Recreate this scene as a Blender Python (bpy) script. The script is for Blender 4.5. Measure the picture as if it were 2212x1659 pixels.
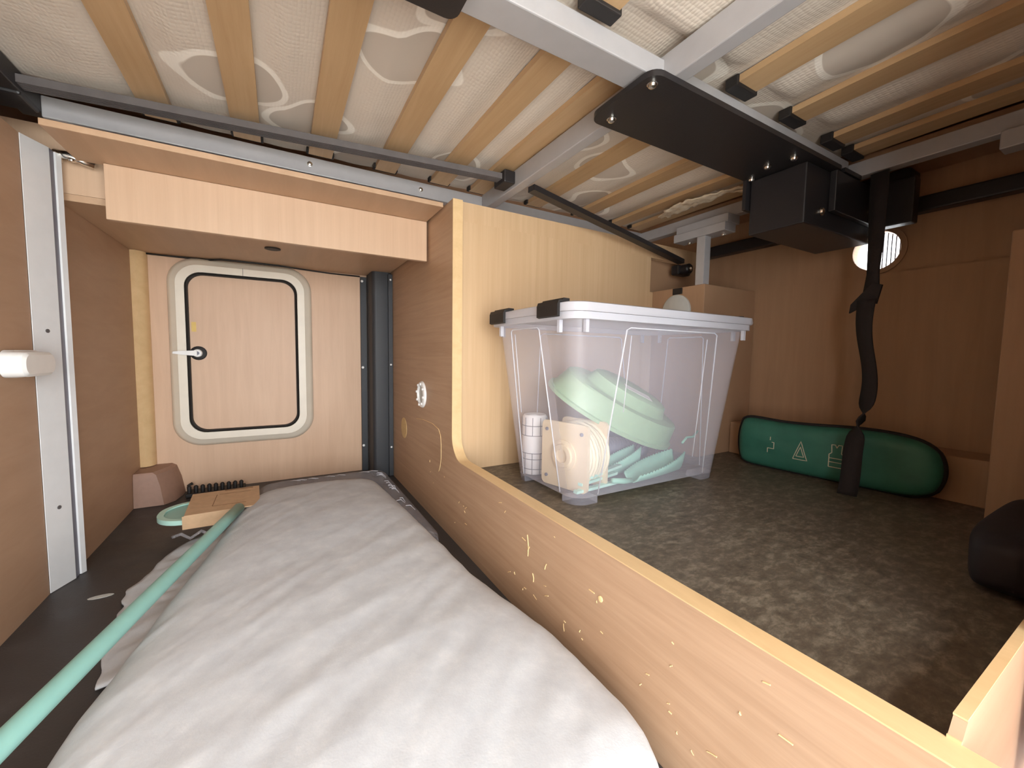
import bpy, bmesh, math, random
from mathutils import Vector, Matrix, noise
random.seed(7)
for o in list(bpy.data.objects): bpy.data.objects.remove(o, do_unlink=True)
S = bpy.context.scene
COL = S.collection
PI = math.pi

# ------------------------------------------------------------------ camera, light, exposure
F_PX, YAW, PITCH, ROLL = 872.0, .52184, -.07112, .01495
fw = Vector((math.sin(YAW)*math.cos(PITCH), math.cos(YAW)*math.cos(PITCH), math.sin(PITCH)))
rt = Vector((math.cos(YAW), -math.sin(YAW), 0)); up = rt.cross(fw)
R2 = rt*math.cos(ROLL) + up*math.sin(ROLL); U2 = -rt*math.sin(ROLL) + up*math.cos(ROLL)
cd = bpy.data.cameras.new('camera'); cam = bpy.data.objects.new('camera', cd); COL.objects.link(cam)
cd.sensor_fit = 'HORIZONTAL'; cd.sensor_width = 36; cd.lens = 36*F_PX/2212; cd.clip_start = .01
m = Matrix.Identity(4)
for i in range(3): m[i][0], m[i][1], m[i][2] = R2[i], U2[i], -fw[i]
m[2][3] = .5
cam.matrix_world = m
S.camera = cam

w = bpy.data.worlds.new('overcast_sky'); S.world = w; w.use_nodes = True
bg = w.node_tree.nodes['Background']; bg.inputs[0].default_value = (.92, .965, 1.0, 1); bg.inputs[1].default_value = 14.5
ld = bpy.data.lights.new('door_portal', 'AREA'); ld.shape = 'RECTANGLE'; ld.size = .88; ld.size_y = .98
ld.cycles.is_portal = True
lo = bpy.data.objects.new('door_portal', ld); COL.objects.link(lo); lo.location = (.02, -.46, .45); lo.rotation_euler = (PI/2, 0, 0)
S.view_settings.view_transform = 'Standard'; S.view_settings.look = 'None'
S.view_settings.gamma = 1; S.view_settings.use_curve_mapping = False
S.view_settings.exposure = 0.0

# ------------------------------------------------------------------ materials
def L(c):  # srgb 0-255 -> linear
    out = []
    for v in c:
        v /= 255
        out.append(v/12.92 if v <= .04045 else ((v+.055)/1.055)**2.4)
    return (*out, 1)
def newmat(name):
    mt = bpy.data.materials.new(name); mt.use_nodes = True
    nt = mt.node_tree; return mt, nt, nt.nodes['Principled BSDF']
def node(nt, typ, **kw):
    n = nt.nodes.new(typ)
    for k, v in kw.items():
        if k in n.inputs: n.inputs[k].default_value = v
        else: setattr(n, k, v)
    return n
def ramp(nt, stops):
    r = nt.nodes.new('ShaderNodeValToRGB'); e = r.color_ramp.elements
    while len(e) < len(stops): e.new(.5)
    for x, (p, c) in zip(e, stops): x.position = p; x.color = c
    return r
def coords(nt, scale=(1, 1, 1), rot=(0, 0, 0)):
    g = nt.nodes.new('ShaderNodeNewGeometry'); mp = nt.nodes.new('ShaderNodeMapping')
    mp.inputs['Scale'].default_value = scale; mp.inputs['Rotation'].default_value = rot
    nt.links.new(g.outputs['Position'], mp.inputs['Vector']); return mp
def bump(nt, b, src, strength, dist=.002):
    bp = nt.nodes.new('ShaderNodeBump'); bp.inputs['Strength'].default_value = strength; bp.inputs['Distance'].default_value = dist
    nt.links.new(src, bp.inputs['Height']); nt.links.new(bp.outputs['Normal'], b.inputs['Normal'])
def plain(name, col, rough=.5, metal=0, noise_amt=.06, nscale=40, bmp=0, spec=.5):
    mt, nt, b = newmat(name); c = L(col)
    b.inputs['Roughness'].default_value = rough; b.inputs['Metallic'].default_value = metal
    b.inputs['Specular IOR Level'].default_value = spec
    n = node(nt, 'ShaderNodeTexNoise', Scale=nscale, Detail=4.0); nt.links.new(coords(nt).outputs[0], n.inputs['Vector'])
    lo_ = tuple(v*(1-noise_amt) for v in c[:3])+(1,); hi = tuple(min(1, v*(1+noise_amt)) for v in c[:3])+(1,)
    r = ramp(nt, [(.3, lo_), (.7, hi)]); nt.links.new(n.outputs[0], r.inputs[0]); nt.links.new(r.outputs[0], b.inputs['Base Color'])
    if bmp: bump(nt, b, n.outputs[0], bmp)
    return mt
def desat(c, k=.74):
    g = sum(c)/3; return tuple(g+(v-g)*k for v in c)
def wood(name, dark, light, scale=(60, 60, 2.5), rough=.45, spec=.4, patch=.5):
    mt, nt, b = newmat(name); dark, light = desat(dark), desat(light)
    b.inputs['Roughness'].default_value = rough; b.inputs['Specular IOR Level'].default_value = spec
    n = node(nt, 'ShaderNodeTexNoise', Scale=1.0, Detail=6.0, Roughness=.65, Distortion=.4); nt.links.new(coords(nt, scale).outputs[0], n.inputs['Vector'])
    n2 = node(nt, 'ShaderNodeTexNoise', Scale=5.0, Detail=2.0); nt.links.new(coords(nt).outputs[0], n2.inputs['Vector'])
    mx = node(nt, 'ShaderNodeMix', data_type='FLOAT'); mx.inputs[0].default_value = patch*.5
    nt.links.new(n.outputs[0], mx.inputs[2]); nt.links.new(n2.outputs[0], mx.inputs[3])
    r = ramp(nt, [(.32, L(dark)), (.68, L(light))]); nt.links.new(mx.outputs[0], r.inputs[0]); nt.links.new(r.outputs[0], b.inputs['Base Color'])
    bump(nt, b, n.outputs[0], .08)
    return mt

M = {}
M['hatch_wood'] = wood('hatch_wall_laminate', (216, 168, 128), (228, 182, 142), (40, 40, 3))
M['face_wood'] = wood('locker_face_laminate', (210, 166, 126), (221, 178, 138), (70, 70, 2.2))
M['panel_wood'] = wood('beech_panel', (212, 166, 114), (224, 180, 128), (75, 75, 1.6))
M['brown_wood'] = wood('brown_partition', (188, 142, 104), (200, 154, 116), (6, 5, 30), rough=.5)
M['div_wood'] = wood('divider_laminate', (182, 136, 96), (203, 158, 117), (30, 3, 70), rough=.42)
M['edge_wood'] = wood('edge_band', (226, 180, 116), (238, 194, 130), (30, 8, 30), patch=.2)
M['soffit_wood'] = wood('soffit_laminate', (196, 150, 108), (210, 164, 122), (30, 3, 30))
M['slat'] = wood('birch_slat', (196, 150, 96), (212, 168, 114), (70, 3, 70), rough=.4)
M['shaded_beech'] = wood('shaded_beech_lining', (176, 128, 88), (188, 140, 98), (4, 40, 3), rough=.6)  # same beech as elsewhere, with the bay's shade put into its colour
M['silver'] = plain('silver_paint', (172, 170, 171), .38, .15, .03)
M['black_steel'] = plain('black_powder_coat', (34, 31, 32), .42, 0, .15, 400, .08)
M['post_black'] = plain('black_plastic_post', (50, 51, 54), .55, 0, .08, 300, .12)
M['black_rubber'] = plain('black_rubber', (32, 28, 26), .6, 0, .1)
M['dark_grey'] = plain('dark_grey_plastic', (94, 89, 88), .5, 0, .1)
M['web'] = plain('black_webbing', (30, 22, 20), .85, 0, .2, 200, .2)
M['chrome'] = plain('bright_zinc', (225, 222, 215), .2, 1, .03)
M['white_plastic'] = plain('white_plastic', (238, 237, 234), .35, 0, .02)
M['profile'] = plain('white_aluminium', (226, 226, 226), .3, .1, .02)
M['cream'] = plain('cream_plastic', (232, 222, 204), .4, 0, .03, 20)
M['seal'] = plain('black_door_seal', (30, 27, 25), .55, 0, .1)
M['teal'] = plain('teal_plastic', (146, 198, 188), .4, 0, .03)
M['teal_light'] = plain('pale_teal_rim', (190, 232, 218), .45, 0, .03)
M['cardboard'] = plain('brown_cardboard', (204, 170, 134), .8, 0, .07, 60, .05)
M['card_print'] = plain('card_print', (126, 92, 60), .8, 0, .1)
M['corner_plastic'] = plain('mauve_brown_plastic', (160, 126, 108), .55, 0, .05, 80)
M['green_tub'] = plain('sage_green_plastic', (154, 184, 148), .45, 0, .04)
M['green_pan'] = plain('mint_green_plastic', (160, 212, 192), .45, 0, .04)
M['navy'] = plain('navy_fabric', (60, 68, 92), .85, 0, .15, 30, .2)
M['hose'] = plain('grey_hose_plastic', (120, 120, 134), .5, 0, .05)
M['beige'] = plain('beige_plastic', (228, 208, 176), .5, 0, .03)
M['cable'] = plain('ivory_cable', (236, 224, 196), .45, 0, .03)
M['tissue'] = plain('white_wrap', (240, 236, 238), .5, 0, .02)
M['grey_line'] = plain('grey_print', (120, 118, 126), .7, 0, .05)
M['label_white'] = plain('white_label', (232, 232, 226), .6, 0, .02)
M['print_white'] = plain('cream_print', (206, 196, 172), .7, 0, .04)
M['bag_green'] = plain('green_nylon', (50, 108, 90), .55, 0, .12, 25, .12)
M['yellow'] = plain('yellow_sticker', (226, 192, 110), .6, 0, .05)
M['plug_wood'] = plain('pale_wood_plug', (214, 182, 128), .6, 0, .08, 90)
M['scratch'] = plain('bare_scratch', (236, 206, 150), .7, 0, .08)
M['disc'] = plain('grey_white_disc', (196, 196, 190), .5, 0, .05)
M['pale_fabric'] = plain('pale_fabric', (216, 200, 176), .85, 0, .1, 60, .2)
M['paving'] = plain('pale_bounce_paving', (222, 219, 212), .9, 0, .06, 3)
M['body_white'] = plain('white_bodywork', (236, 236, 234), .3, 0, .02)
M['recess_bag'] = plain('black_nylon', (30, 25, 30), .7, 0, .15, 30, .2)

def floor_mat():
    mt, nt, b = newmat('black_floor'); b.inputs['Roughness'].default_value = .42
    n = node(nt, 'ShaderNodeTexNoise', Scale=9.0, Detail=6.0, Roughness=.7); nt.links.new(coords(nt).outputs[0], n.inputs['Vector'])
    r = ramp(nt, [(.35, L((54, 50, 49))), (.6, L((66, 62, 60))), (.78, L((92, 88, 86)))]); nt.links.new(n.outputs[0], r.inputs[0]); nt.links.new(r.outputs[0], b.inputs['Base Color'])
    n2 = node(nt, 'ShaderNodeTexNoise', Scale=260.0, Detail=3.0); nt.links.new(coords(nt).outputs[0], n2.inputs['Vector'])
    r2 = ramp(nt, [(.3, (.32, .32, .32, 1)), (.7, (.6, .6, .6, 1))]); nt.links.new(n.outputs[0], r2.inputs[0]); nt.links.new(r2.outputs[0], b.inputs['Roughness'])
    bump(nt, b, n2.outputs[0], .15); return mt
M['floor'] = floor_mat()
def vinyl_mat():
    mt, nt, b = newmat('mottled_vinyl'); b.inputs['Roughness'].default_value = .5
    n = node(nt, 'ShaderNodeTexNoise', Scale=42.0, Detail=8.0, Roughness=.72, Distortion=.25); nt.links.new(coords(nt, (1, 1.7, 1)).outputs[0], n.inputs['Vector'])
    r = ramp(nt, [(.3, L((76, 66, 54))), (.5, L((100, 89, 75))), (.72, L((140, 130, 112)))]); nt.links.new(n.outputs[0], r.inputs[0]); nt.links.new(r.outputs[0], b.inputs['Base Color'])
    bump(nt, b, n.outputs[0], .1); return mt
M['vinyl'] = vinyl_mat()
def mattress_mat():
    mt, nt, b = newmat('quilted_mattress_cover'); b.inputs['Roughness'].default_value = .8; b.inputs['Specular IOR Level'].default_value = .2
    mp = coords(nt); mp.inputs['Location'].default_value = (.1, .06, 0)
    dn = node(nt, 'ShaderNodeTexNoise', Scale=6.0, Detail=1.0); nt.links.new(mp.outputs[0], dn.inputs['Vector'])
    ad = node(nt, 'ShaderNodeVectorMath', operation='MULTIPLY_ADD'); nt.links.new(dn.outputs[1], ad.inputs[0]); ad.inputs[1].default_value = (.15, .15, 0); nt.links.new(mp.outputs[0], ad.inputs[2])
    n = node(nt, 'ShaderNodeTexVoronoi', Scale=3.7, voronoi_dimensions='2D'); nt.links.new(ad.outputs[0], n.inputs['Vector'])
    base, fill, line = L((216, 204, 190)), L((198, 186, 173)), L((242, 235, 224))
    r = ramp(nt, [(.0, fill), (.235, fill), (.242, line), (.286, line), (.296, base), (1, base)])
    nt.links.new(n.outputs[0], r.inputs[0]); nt.links.new(r.outputs[0], b.inputs['Base Color'])
    v = node(nt, 'ShaderNodeTexVoronoi', Scale=1.0); v.inputs['Randomness'].default_value = .25; nt.links.new(coords(nt, (170, 110, 100)).outputs[0], v.inputs['Vector'])
    k = ramp(nt, [(.24, (0, 0, 0, 1)), (.28, (1, 1, 1, 1))]); nt.links.new(n.outputs[0], k.inputs[0])
    mm = node(nt, 'ShaderNodeMath', operation='MULTIPLY'); nt.links.new(v.outputs['Distance'], mm.inputs[0]); nt.links.new(k.outputs[0], mm.inputs[1])
    bp = nt.nodes.new('ShaderNodeBump'); bp.inputs['Strength'].default_value = .35; bp.inputs['Distance'].default_value = .003; bp.invert = True
    nt.links.new(mm.outputs[0], bp.inputs['Height']); nt.links.new(bp.outputs[0], b.inputs['Normal']); return mt
M['mattress'] = mattress_mat()
def cloth_mat():
    mt, nt, b = newmat('off_white_fleece'); b.inputs['Roughness'].default_value = .9; b.inputs['Specular IOR Level'].default_value = .15
    n = node(nt, 'ShaderNodeTexNoise', Scale=22.0, Detail=7.0, Roughness=.7); nt.links.new(coords(nt).outputs[0], n.inputs['Vector'])
    r = ramp(nt, [(.3, L((194, 197, 201))), (.55, L((205, 208, 211))), (.75, L((218, 220, 222)))]); nt.links.new(n.outputs[0], r.inputs[0]); nt.links.new(r.outputs[0], b.inputs['Base Color'])
    n2 = node(nt, 'ShaderNodeTexNoise', Scale=420.0, Detail=2.0); nt.links.new(coords(nt).outputs[0], n2.inputs['Vector'])
    bump(nt, b, n2.outputs[0], .2, .001); return mt
M['cloth'] = cloth_mat()
def clear_mat(name, col, fac, rough, bmp=0, trans=(1, 1, 1, 1)):
    mt, nt, b = newmat(name); b.inputs['Base Color'].default_value = L(col); b.inputs['Roughness'].default_value = rough
    if bmp:
        n = node(nt, 'ShaderNodeTexNoise', Scale=38.0, Detail=4.0, Distortion=1.0); nt.links.new(coords(nt, (1, 2.5, 1)).outputs[0], n.inputs['Vector']); bump(nt, b, n.outputs[0], bmp, .02)
    t = nt.nodes.new('ShaderNodeBsdfTransparent'); t.inputs[0].default_value = trans
    mx = nt.nodes.new('ShaderNodeMixShader'); mx.inputs[0].default_value = fac
    nt.links.new(t.outputs[0], mx.inputs[1]); nt.links.new(b.outputs[0], mx.inputs[2]); nt.links.new(mx.outputs[0], nt.nodes['Material Output'].inputs[0]); return mt
M['crate'] = clear_mat('frosted_polypropylene', (232, 228, 240), .24, .25)
M['crate_rib'] = clear_mat('frosted_edge', (236, 234, 240), .62, .25)
M['lid'] = clear_mat('frosted_lid', (216, 216, 224), .66, .3)
M['wrap'] = clear_mat('clear_plastic_wrap', (200, 196, 200), .32, .1, .9)
M['pane'] = clear_mat('ribbed_vent_pane', (240, 236, 232), .3, .4)

# ------------------------------------------------------------------ mesh helpers
class MB:
    """collects shapes given in world coordinates"""
    def __init__(s): s.bm = bmesh.new()
    def box(s, x0, x1, y0, y1, z0, z1, bev=0, seg=2, rot=None, piv=None):
        r = bmesh.ops.create_cube(s.bm, size=1); vs = r['verts']
        for v in vs: v.co = Vector(((x0+x1)/2+v.co.x*(x1-x0), (y0+y1)/2+v.co.y*(y1-y0), (z0+z1)/2+v.co.z*(z1-z0)))
        if bev:
            es = list({e for v in vs for e in v.link_edges})
            res = bmesh.ops.bevel(s.bm, geom=es, offset=bev, segments=seg, affect='EDGES', profile=.5)
            vs = list({v for f in res['faces'] for v in f.verts} | {v for v in vs if v.is_valid})
        if rot is not None:
            p = Vector(piv) if piv else Vector(((x0+x1)/2, (y0+y1)/2, (z0+z1)/2))
            bmesh.ops.rotate(s.bm, verts=vs, cent=p, matrix=rot)
        return s
    def grid(s, rows, close_u=False, close_v=False, flip=False):
        V = [[s.bm.verts.new(p) for p in r] for r in rows]
        nu, nv = len(V), len(V[0])
        for i in range(nu if close_u else nu-1):
            for j in range(nv if close_v else nv-1):
                q = [V[i][j], V[(i+1) % nu][j], V[(i+1) % nu][(j+1) % nv], V[i][(j+1) % nv]]
                try: s.bm.faces.new(q[::-1] if flip else q)
                except ValueError: pass
        return V
    def loft(s, loops, cap0=True, cap1=True):
        V = s.grid(loops, close_v=True)
        if cap0: s.bm.faces.new(V[0][::-1])
        if cap1: s.bm.faces.new(V[-1])
        return s
    def tube(s, pts, r, seg=10, cap=True):
        pts = [Vector(p) for p in pts]; n = len(pts); rr = r if isinstance(r, (list, tuple)) else [r]*n
        t0 = (pts[1]-pts[0]).normalized(); a = t0.orthogonal().normalized(); loops = []
        for i, p in enumerate(pts):
            t = (pts[min(i+1, n-1)]-pts[max(i-1, 0)]).normalized()
            a = (a-t*a.dot(t)).normalized(); b = t.cross(a)
            loops.append([p+(a*math.cos(2*PI*k/seg)+b*math.sin(2*PI*k/seg))*rr[i] for k in range(seg)])
        return s.loft(loops, cap, cap)
    def lathe(s, prof, c, axis='Z', seg=32, mat=None, ring=False):
        """prof: list of (radius, height)"""
        loops = []
        for r, h in prof:
            lp = []
            for k in range(seg):
                a = 2*PI*k/seg; p = Vector((r*math.cos(a), r*math.sin(a), h))
                if axis == 'X': p = Vector((h, r*math.cos(a), r*math.sin(a)))
                if axis == 'Y': p = Vector((r*math.sin(a), h, r*math.cos(a)))
                if mat: p = mat @ p
                lp.append(p+Vector(c))
            loops.append(lp)
        if ring: s.grid(loops+[loops[0]], close_v=True); bmesh.ops.remove_doubles(s.bm, verts=s.bm.verts[:], dist=1e-6); return s
        return s.loft(loops, prof[0][0] > 0, prof[-1][0] > 0)
    def prism(s, pts2, axis, a, b):
        """closed 2-D outline extruded along an axis from a to b"""
        def P(u, v, t): return {'X': (t, u, v), 'Y': (u, t, v), 'Z': (u, v, t)}[axis]
        A = [s.bm.verts.new(P(u, v, a)) for u, v in pts2]; B = [s.bm.verts.new(P(u, v, b)) for u, v in pts2]
        n = len(A)
        for i in range(n): s.bm.faces.new([A[i], A[(i+1) % n], B[(i+1) % n], B[i]])
        s.bm.faces.new(A[::-1]); s.bm.faces.new(B); return s
    def build(s, name, mat, parent=None, smooth=False, loc=None, auto=None):
        bmesh.ops.recalc_face_normals(s.bm, faces=s.bm.faces[:])
        base = Vector(loc) if loc else (parent_world(parent) if parent else Vector((0, 0, 0)))
        me = bpy.data.meshes.new(name); s.bm.to_mesh(me); s.bm.free()
        me.transform(Matrix.Translation(-base))
        me.materials.append(M[mat])
        if smooth:
            for p in me.polygons: p.use_smooth = True
            if auto is not None:
                me.set_sharp_from_angle(angle=auto)
        o = bpy.data.objects.new(name, me); COL.objects.link(o)
        if parent:
            o.parent = parent; o.location = base-parent_world(parent)
        else: o.location = base
        return o
def parent_world(p):
    v = Vector(p.location)
    while p.parent: p = p.parent; v += Vector(p.location)
    return v
def tag(o, label=None, cat=None, group=None, kind=None):
    if label: o['label'] = label
    if cat: o['category'] = cat
    if group: o['group'] = group
    if kind: o['kind'] = kind
    return o
def thing(name, label, cat, loc, group=None):
    o = bpy.data.objects.new(name, None); COL.objects.link(o); o.location = loc; o.empty_display_size = .05
    return tag(o, label, cat, group)
def struct(name, label, cat, o): return tag(o, label, cat, kind='structure')
def B(*a, **k): return MB().box(*a, **k)
def rrect(x0, x1, z0, z1, r, seg=8):
    pts = []
    for cx, cz, a0 in ((x1-r, z1-r, 0), (x0+r, z1-r, PI/2), (x0+r, z0+r, PI), (x1-r, z0+r, 1.5*PI)):
        for k in range(seg+1):
            a = a0+k*PI/2/seg; pts.append((cx+r*math.cos(a), cz+r*math.sin(a)))
    return pts
def bolt(parent, c, axis, r=.006, h=.006, mat='chrome', name='bolt'):
    """dome-head bolt whose head points along -axis"""
    mb = MB(); pr = [(r*.45, .004), (r*.45, 0), (r*1.25, 0), (r*1.25, -h*.25), (r, -h*.3), (r*.85, -h*.75), (r*.4, -h)]
    mb.lathe(pr, c, axis, 12); return mb.build(name, mat, parent, True, auto=.7)

# ------------------------------------------------------------------ the setting
DX, DX2 = .395, .42           # divider board faces
Z2 = .18                      # raised floor level
struct('floor', 'black textured floor of the lower well', 'floor', B(-.53, DX, -.45, 1.79, -.04, 0).build('floor', 'floor'))
struct('floor_raised', 'grey-brown mottled vinyl floor of the raised storage bay', 'floor', B(DX2, 1.44, .081, 1.02, .14, Z2).build('floor_raised', 'vinyl'))
struct('bounce_ground_outside', 'pale paving added unseen outside the hatch to bounce daylight in', 'ground', B(-6, 6, -8, -.45, -.75, -.65).build('bounce_ground_outside', 'paving'))  # unseen ground, added and kept pale to bounce daylight up inside

# left: door-side panel, rear partition, outer skin
struct('wall_left', 'brown partition panel behind the white profile', 'wall', B(-.455, -.41, 1.243, 1.79, 0, .82).build('wall_left', 'brown_wood'))
struct('wall_left_near', 'brown side panel carrying the white push lock', 'wall', B(-.455, -.418, -.39, 1.152, 0, .905).build('wall_left_near', 'brown_wood'))
struct('wall_left_outer', 'outer skin behind the partitions', 'wall', B(-.56, -.53, -.5, 1.84, -.04, 1.14).build('wall_left_outer', 'brown_wood'))
struct('wall_back', 'beech laminate wall around the service hatch', 'wall', B(-.53, 1.48, 1.79, 1.83, -.04, 1.14).build('wall_back', 'hatch_wood'))
struct('ceiling', 'underside of the floor above the mattress', 'ceiling', B(-.56, 1.5, -.5, 1.83, 1.14, 1.17).build('ceiling', 'shaded_beech'))

# divider board with the rounded cut-out
ol = [(-.43, 0), (-.43, .222)]
yc, zc, rr = 1.005, .222, .062
for k in range(9):
    a = -PI/2+k*PI/2/8; ol.append((yc-rr+rr*math.cos(a), zc+rr+rr*math.sin(a)))
ol += [(yc, .9), (1.79, .9), (1.79, 0)]
div = struct('wall_divider', 'brown board dividing well from raised bay with rounded cut-out', 'wall', MB().prism(ol, 'X', DX, DX2-.001).build('wall_divider', 'div_wood'))
# pale edge band on the cut-out
mb = MB(); band = [(-.43, .222)]+ol[2:11]+[(yc, .9)]
rows = [[(DX-.0008, y, z) for y, z in band], [(DX-.0008, y-(.0016 if z > .23 else 0), z+(.0016 if y < 1.0 else 0)) for y, z in band], [(DX2+.0015, y-(.0016 if z > .23 else 0), z+(.0016 if y < 1.0 else 0)) for y, z in band], [(DX2+.0015, y, z) for y, z in band]]
mb.grid(rows, close_u=True); mb.build('edge_band', 'edge_wood', div, True, auto=.8)
# scratches, chips, traced outline and plug
mb = MB()
def scr(pts, wd=.0016): mb.tube([(DX-.0004, y, z) for y, z in pts], wd*.5, 5)
scr([(1.328, .283), (1.25, .29), (1.162, .291), (1.11, .283), (1.093, .268), (1.088, .24), (1.088, .202), (1.096, .175), (1.108, .159)])
for _ in range(46):
    y = random.uniform(.1, 1.2); z = random.uniform(.04, .2); l = random.choice([.003, .004, .005, .007, .012]); a = random.uniform(0, 2*PI)
    scr([(y, z), (y+l*.5*math.cos(a)+.001, z+l*.5*math.sin(a)), (y+l*math.cos(a), z+l*math.sin(a))], random.uniform(.0008, .0018))
for y, z, l in ((.62, .165, .04), (.6, .1, .015)): scr([(y, z), (y-.004, z-l*.5), (y-.003, z-l)])
mb.lathe([(.0045, 0), (.0045, -.0012), (.002, -.0016)], (DX, .42, .15), 'X', 8)
mb.build('scratch_mark', 'scratch', div)
MB().lathe([(.038, .002), (.038, -.001), (.036, -.0015)], (DX, 1.487, .225), 'X', 28).build('wood_plug', 'plug_wood', div)

struct('wall_bay_end', 'light beech grained end panel behind the crate', 'wall', B(DX2, 1.146, 1.02, 1.04, Z2-.04, .853).box(1.1461, 1.17, 1.0201, 1.04, Z2-.04, .732).build('wall_bay_end', 'panel_wood'))
struct('trim_1', 'beech trim band above the bay end panel', 'trim', B(DX2, 1.44, 1.026, 1.05, .8535, .905).build('trim_1', 'panel_wood'))
struct('wall_bay_rear', 'dim beech wall beyond the end panel', 'wall', B(1.10, 1.44, 1.06, 1.08, .6, .9).build('wall_bay_rear', 'shaded_beech'))

# right wall with the round vent opening
mb = MB(); yc_, zc_, rc = .495, .806, .053
n = 40; circ = [(yc_+rc*math.cos(2*PI*k/n), zc_+rc*math.sin(2*PI*k/n)) for k in range(n)]
def sq(k):
    a = 2*PI*k/n; c, s_ = math.cos(a), math.sin(a); t = 1/max(abs(c), abs(s_)); return c*t, s_*t
outer = []
for k in range(n):
    c, s_ = sq(k); outer.append((yc_+(c*(1.35 if c > 0 else .55)), zc_+(s_*(.334 if s_ > 0 else .846))))
for xx, fl in ((1.455, False), (1.49, True)): mb.grid([[(xx, y, z) for y, z in outer], [(xx, y, z) for y, z in circ]], close_v=True, flip=fl)
mb.grid([[(1.455, y, z) for y, z in circ], [(1.49, y, z) for y, z in circ]], close_v=True)
struct('wall_right', 'dim brown end wall with a round vent', 'wall', mb.build('wall_right', 'shaded_beech'))
struct('wall_right_lining', 'lower brown lining board of the end wall', 'wall', B(1.442, 1.4545, .061, 1.05, Z2-.04, .739).build('wall_right_lining', 'shaded_beech'))
vn = struct('window_1', 'round ribbed vent letting in daylight', 'window', MB().lathe([(.053, -.0045), (.066, -.0045), (.066, -.001), (.053, -.001)], (1.455, yc_, zc_), 'X', 36, ring=True).build('window_1', 'shaded_beech'))
MB().lathe([(.0525, 0), (.0525, .002)], (1.483, yc_, zc_), 'X', 32).build('vent_pane', 'pane', vn)
for k in range(7):
    y = yc_-.045+k*.009; h = math.sqrt(max(0, .051**2-(y-yc_)**2))
    B(1.47, 1.474, y-.0011, y+.0011, zc_-h, zc_+h).build('vent_rib', 'hose', vn)

# fixed cabinet blocks in the bay
struct('wall_bay_box', 'beech boxed-in corner behind the crate', 'wall', B(1.16, 1.44, .815, 1.019, Z2, .733, bev=.002).build('wall_bay_box', 'shaded_beech'))
struct('wall_bay_cabinet', 'beech cabinet side beside the end wall', 'wall', B(1.2, 1.44, .061, .208, Z2, .748, bev=.002).build('wall_bay_cabinet', 'shaded_beech'))
struct('trim_2', 'low boxed ledge along the foot of the end wall', 'trim', B(1.33, 1.44, .21, .813, Z2, .285, bev=.002).build('trim_2', 'shaded_beech'))
lowb = struct('wall_near_low', 'low laminate board by the hatch sill', 'wall', MB().prism([(DX2+.002, .05), (DX2+.002, .226), (DX2+.012, .236), (1.19, .236), (1.19, .05)], 'Y', .0725, .08).build('wall_near_low', 'brown_wood'))
B(DX2+.012, 1.19, .0725, .0803, .2362, .2378).build('edge_band', 'edge_wood', lowb)
B(DX2+.0003, DX2+.0019, .0725, .0803, .051, .226).build('edge_band', 'edge_wood', lowb)
# near outer wall round the open hatch (behind the camera)
struct('wall_near', 'bay side wall right of the open hatch', 'wall', B(.62, 1.49, .025, .06, -.04, 1.14).build('wall_near', 'brown_wood'))
struct('wall_near_light_tunnel', 'unseen side wall added to deepen the hatch opening and soften daylight', 'wall', B(.62, .65, -.45, .0245, -.04, 1.14).build('wall_near_light_tunnel', 'brown_wood'))  # unseen tunnel side, added to soften and direct the daylight
struct('wall_near_sill', 'raised sill of the hatch opening', 'wall', B(DX2, .619, -.45, .02, -.04, .04).build('wall_near_sill', 'brown_wood'))
struct('wall_near_lintel', 'outer wall above the open hatch', 'wall', B(-.53, .65, -.5, -.451, .94, 1.14).build('wall_near_lintel', 'body_white'))
struct('wall_near_jamb', 'outer wall left of the open hatch', 'wall', B(-.53, -.42, -.5, -.451, -.04, .94).build('wall_near_jamb', 'body_white'))
struct('wall_near_light_block', 'unseen outer wall added right of the hatch to cut daylight', 'wall', B(.46, .65, -.5, -.451, -.04, .939).build('wall_near_light_block', 'body_white'))  # unseen post, added to cut daylight on the low board
struct('floor_rear_light_stop', 'unseen floor added behind the end panel to stop light leaking in', 'floor', B(DX2, 1.455, 1.041, 1.789, -.04, .0).build('floor_rear_light_stop', 'floor'))  # unseen, added to keep sky light from leaking in below

# locker over the hatch
lk = thing('overhead_locker', 'beech overhead locker box above the service hatch', 'locker', (0, 1.3, .777))
B(-.315, .389, 1.2, 1.216, .777, .8925, bev=.0012).build('front_board', 'face_wood', lk)
B(-.36, .389, 1.06, 1.216, .893, .905, bev=.0012).build('top_board', 'soffit_wood', lk)
B(-.528, .389, 1.265, 1.788, .8205, .835).build('bottom_board', 'soffit_wood', lk)
B(-.52, -.3, 1.264, 1.28, .8355, .97).build('side_board', 'face_wood', lk)
B(-.315, .389, 1.217, 1.264, .80, .892).build('front_rail', 'soffit_wood', lk)
MB().lathe([(.022, .002), (.022, -.003), (.018, -.004)], (-.012, 1.486, .8205), 'Z', 24).build('grommet', 'seal', lk)

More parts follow.
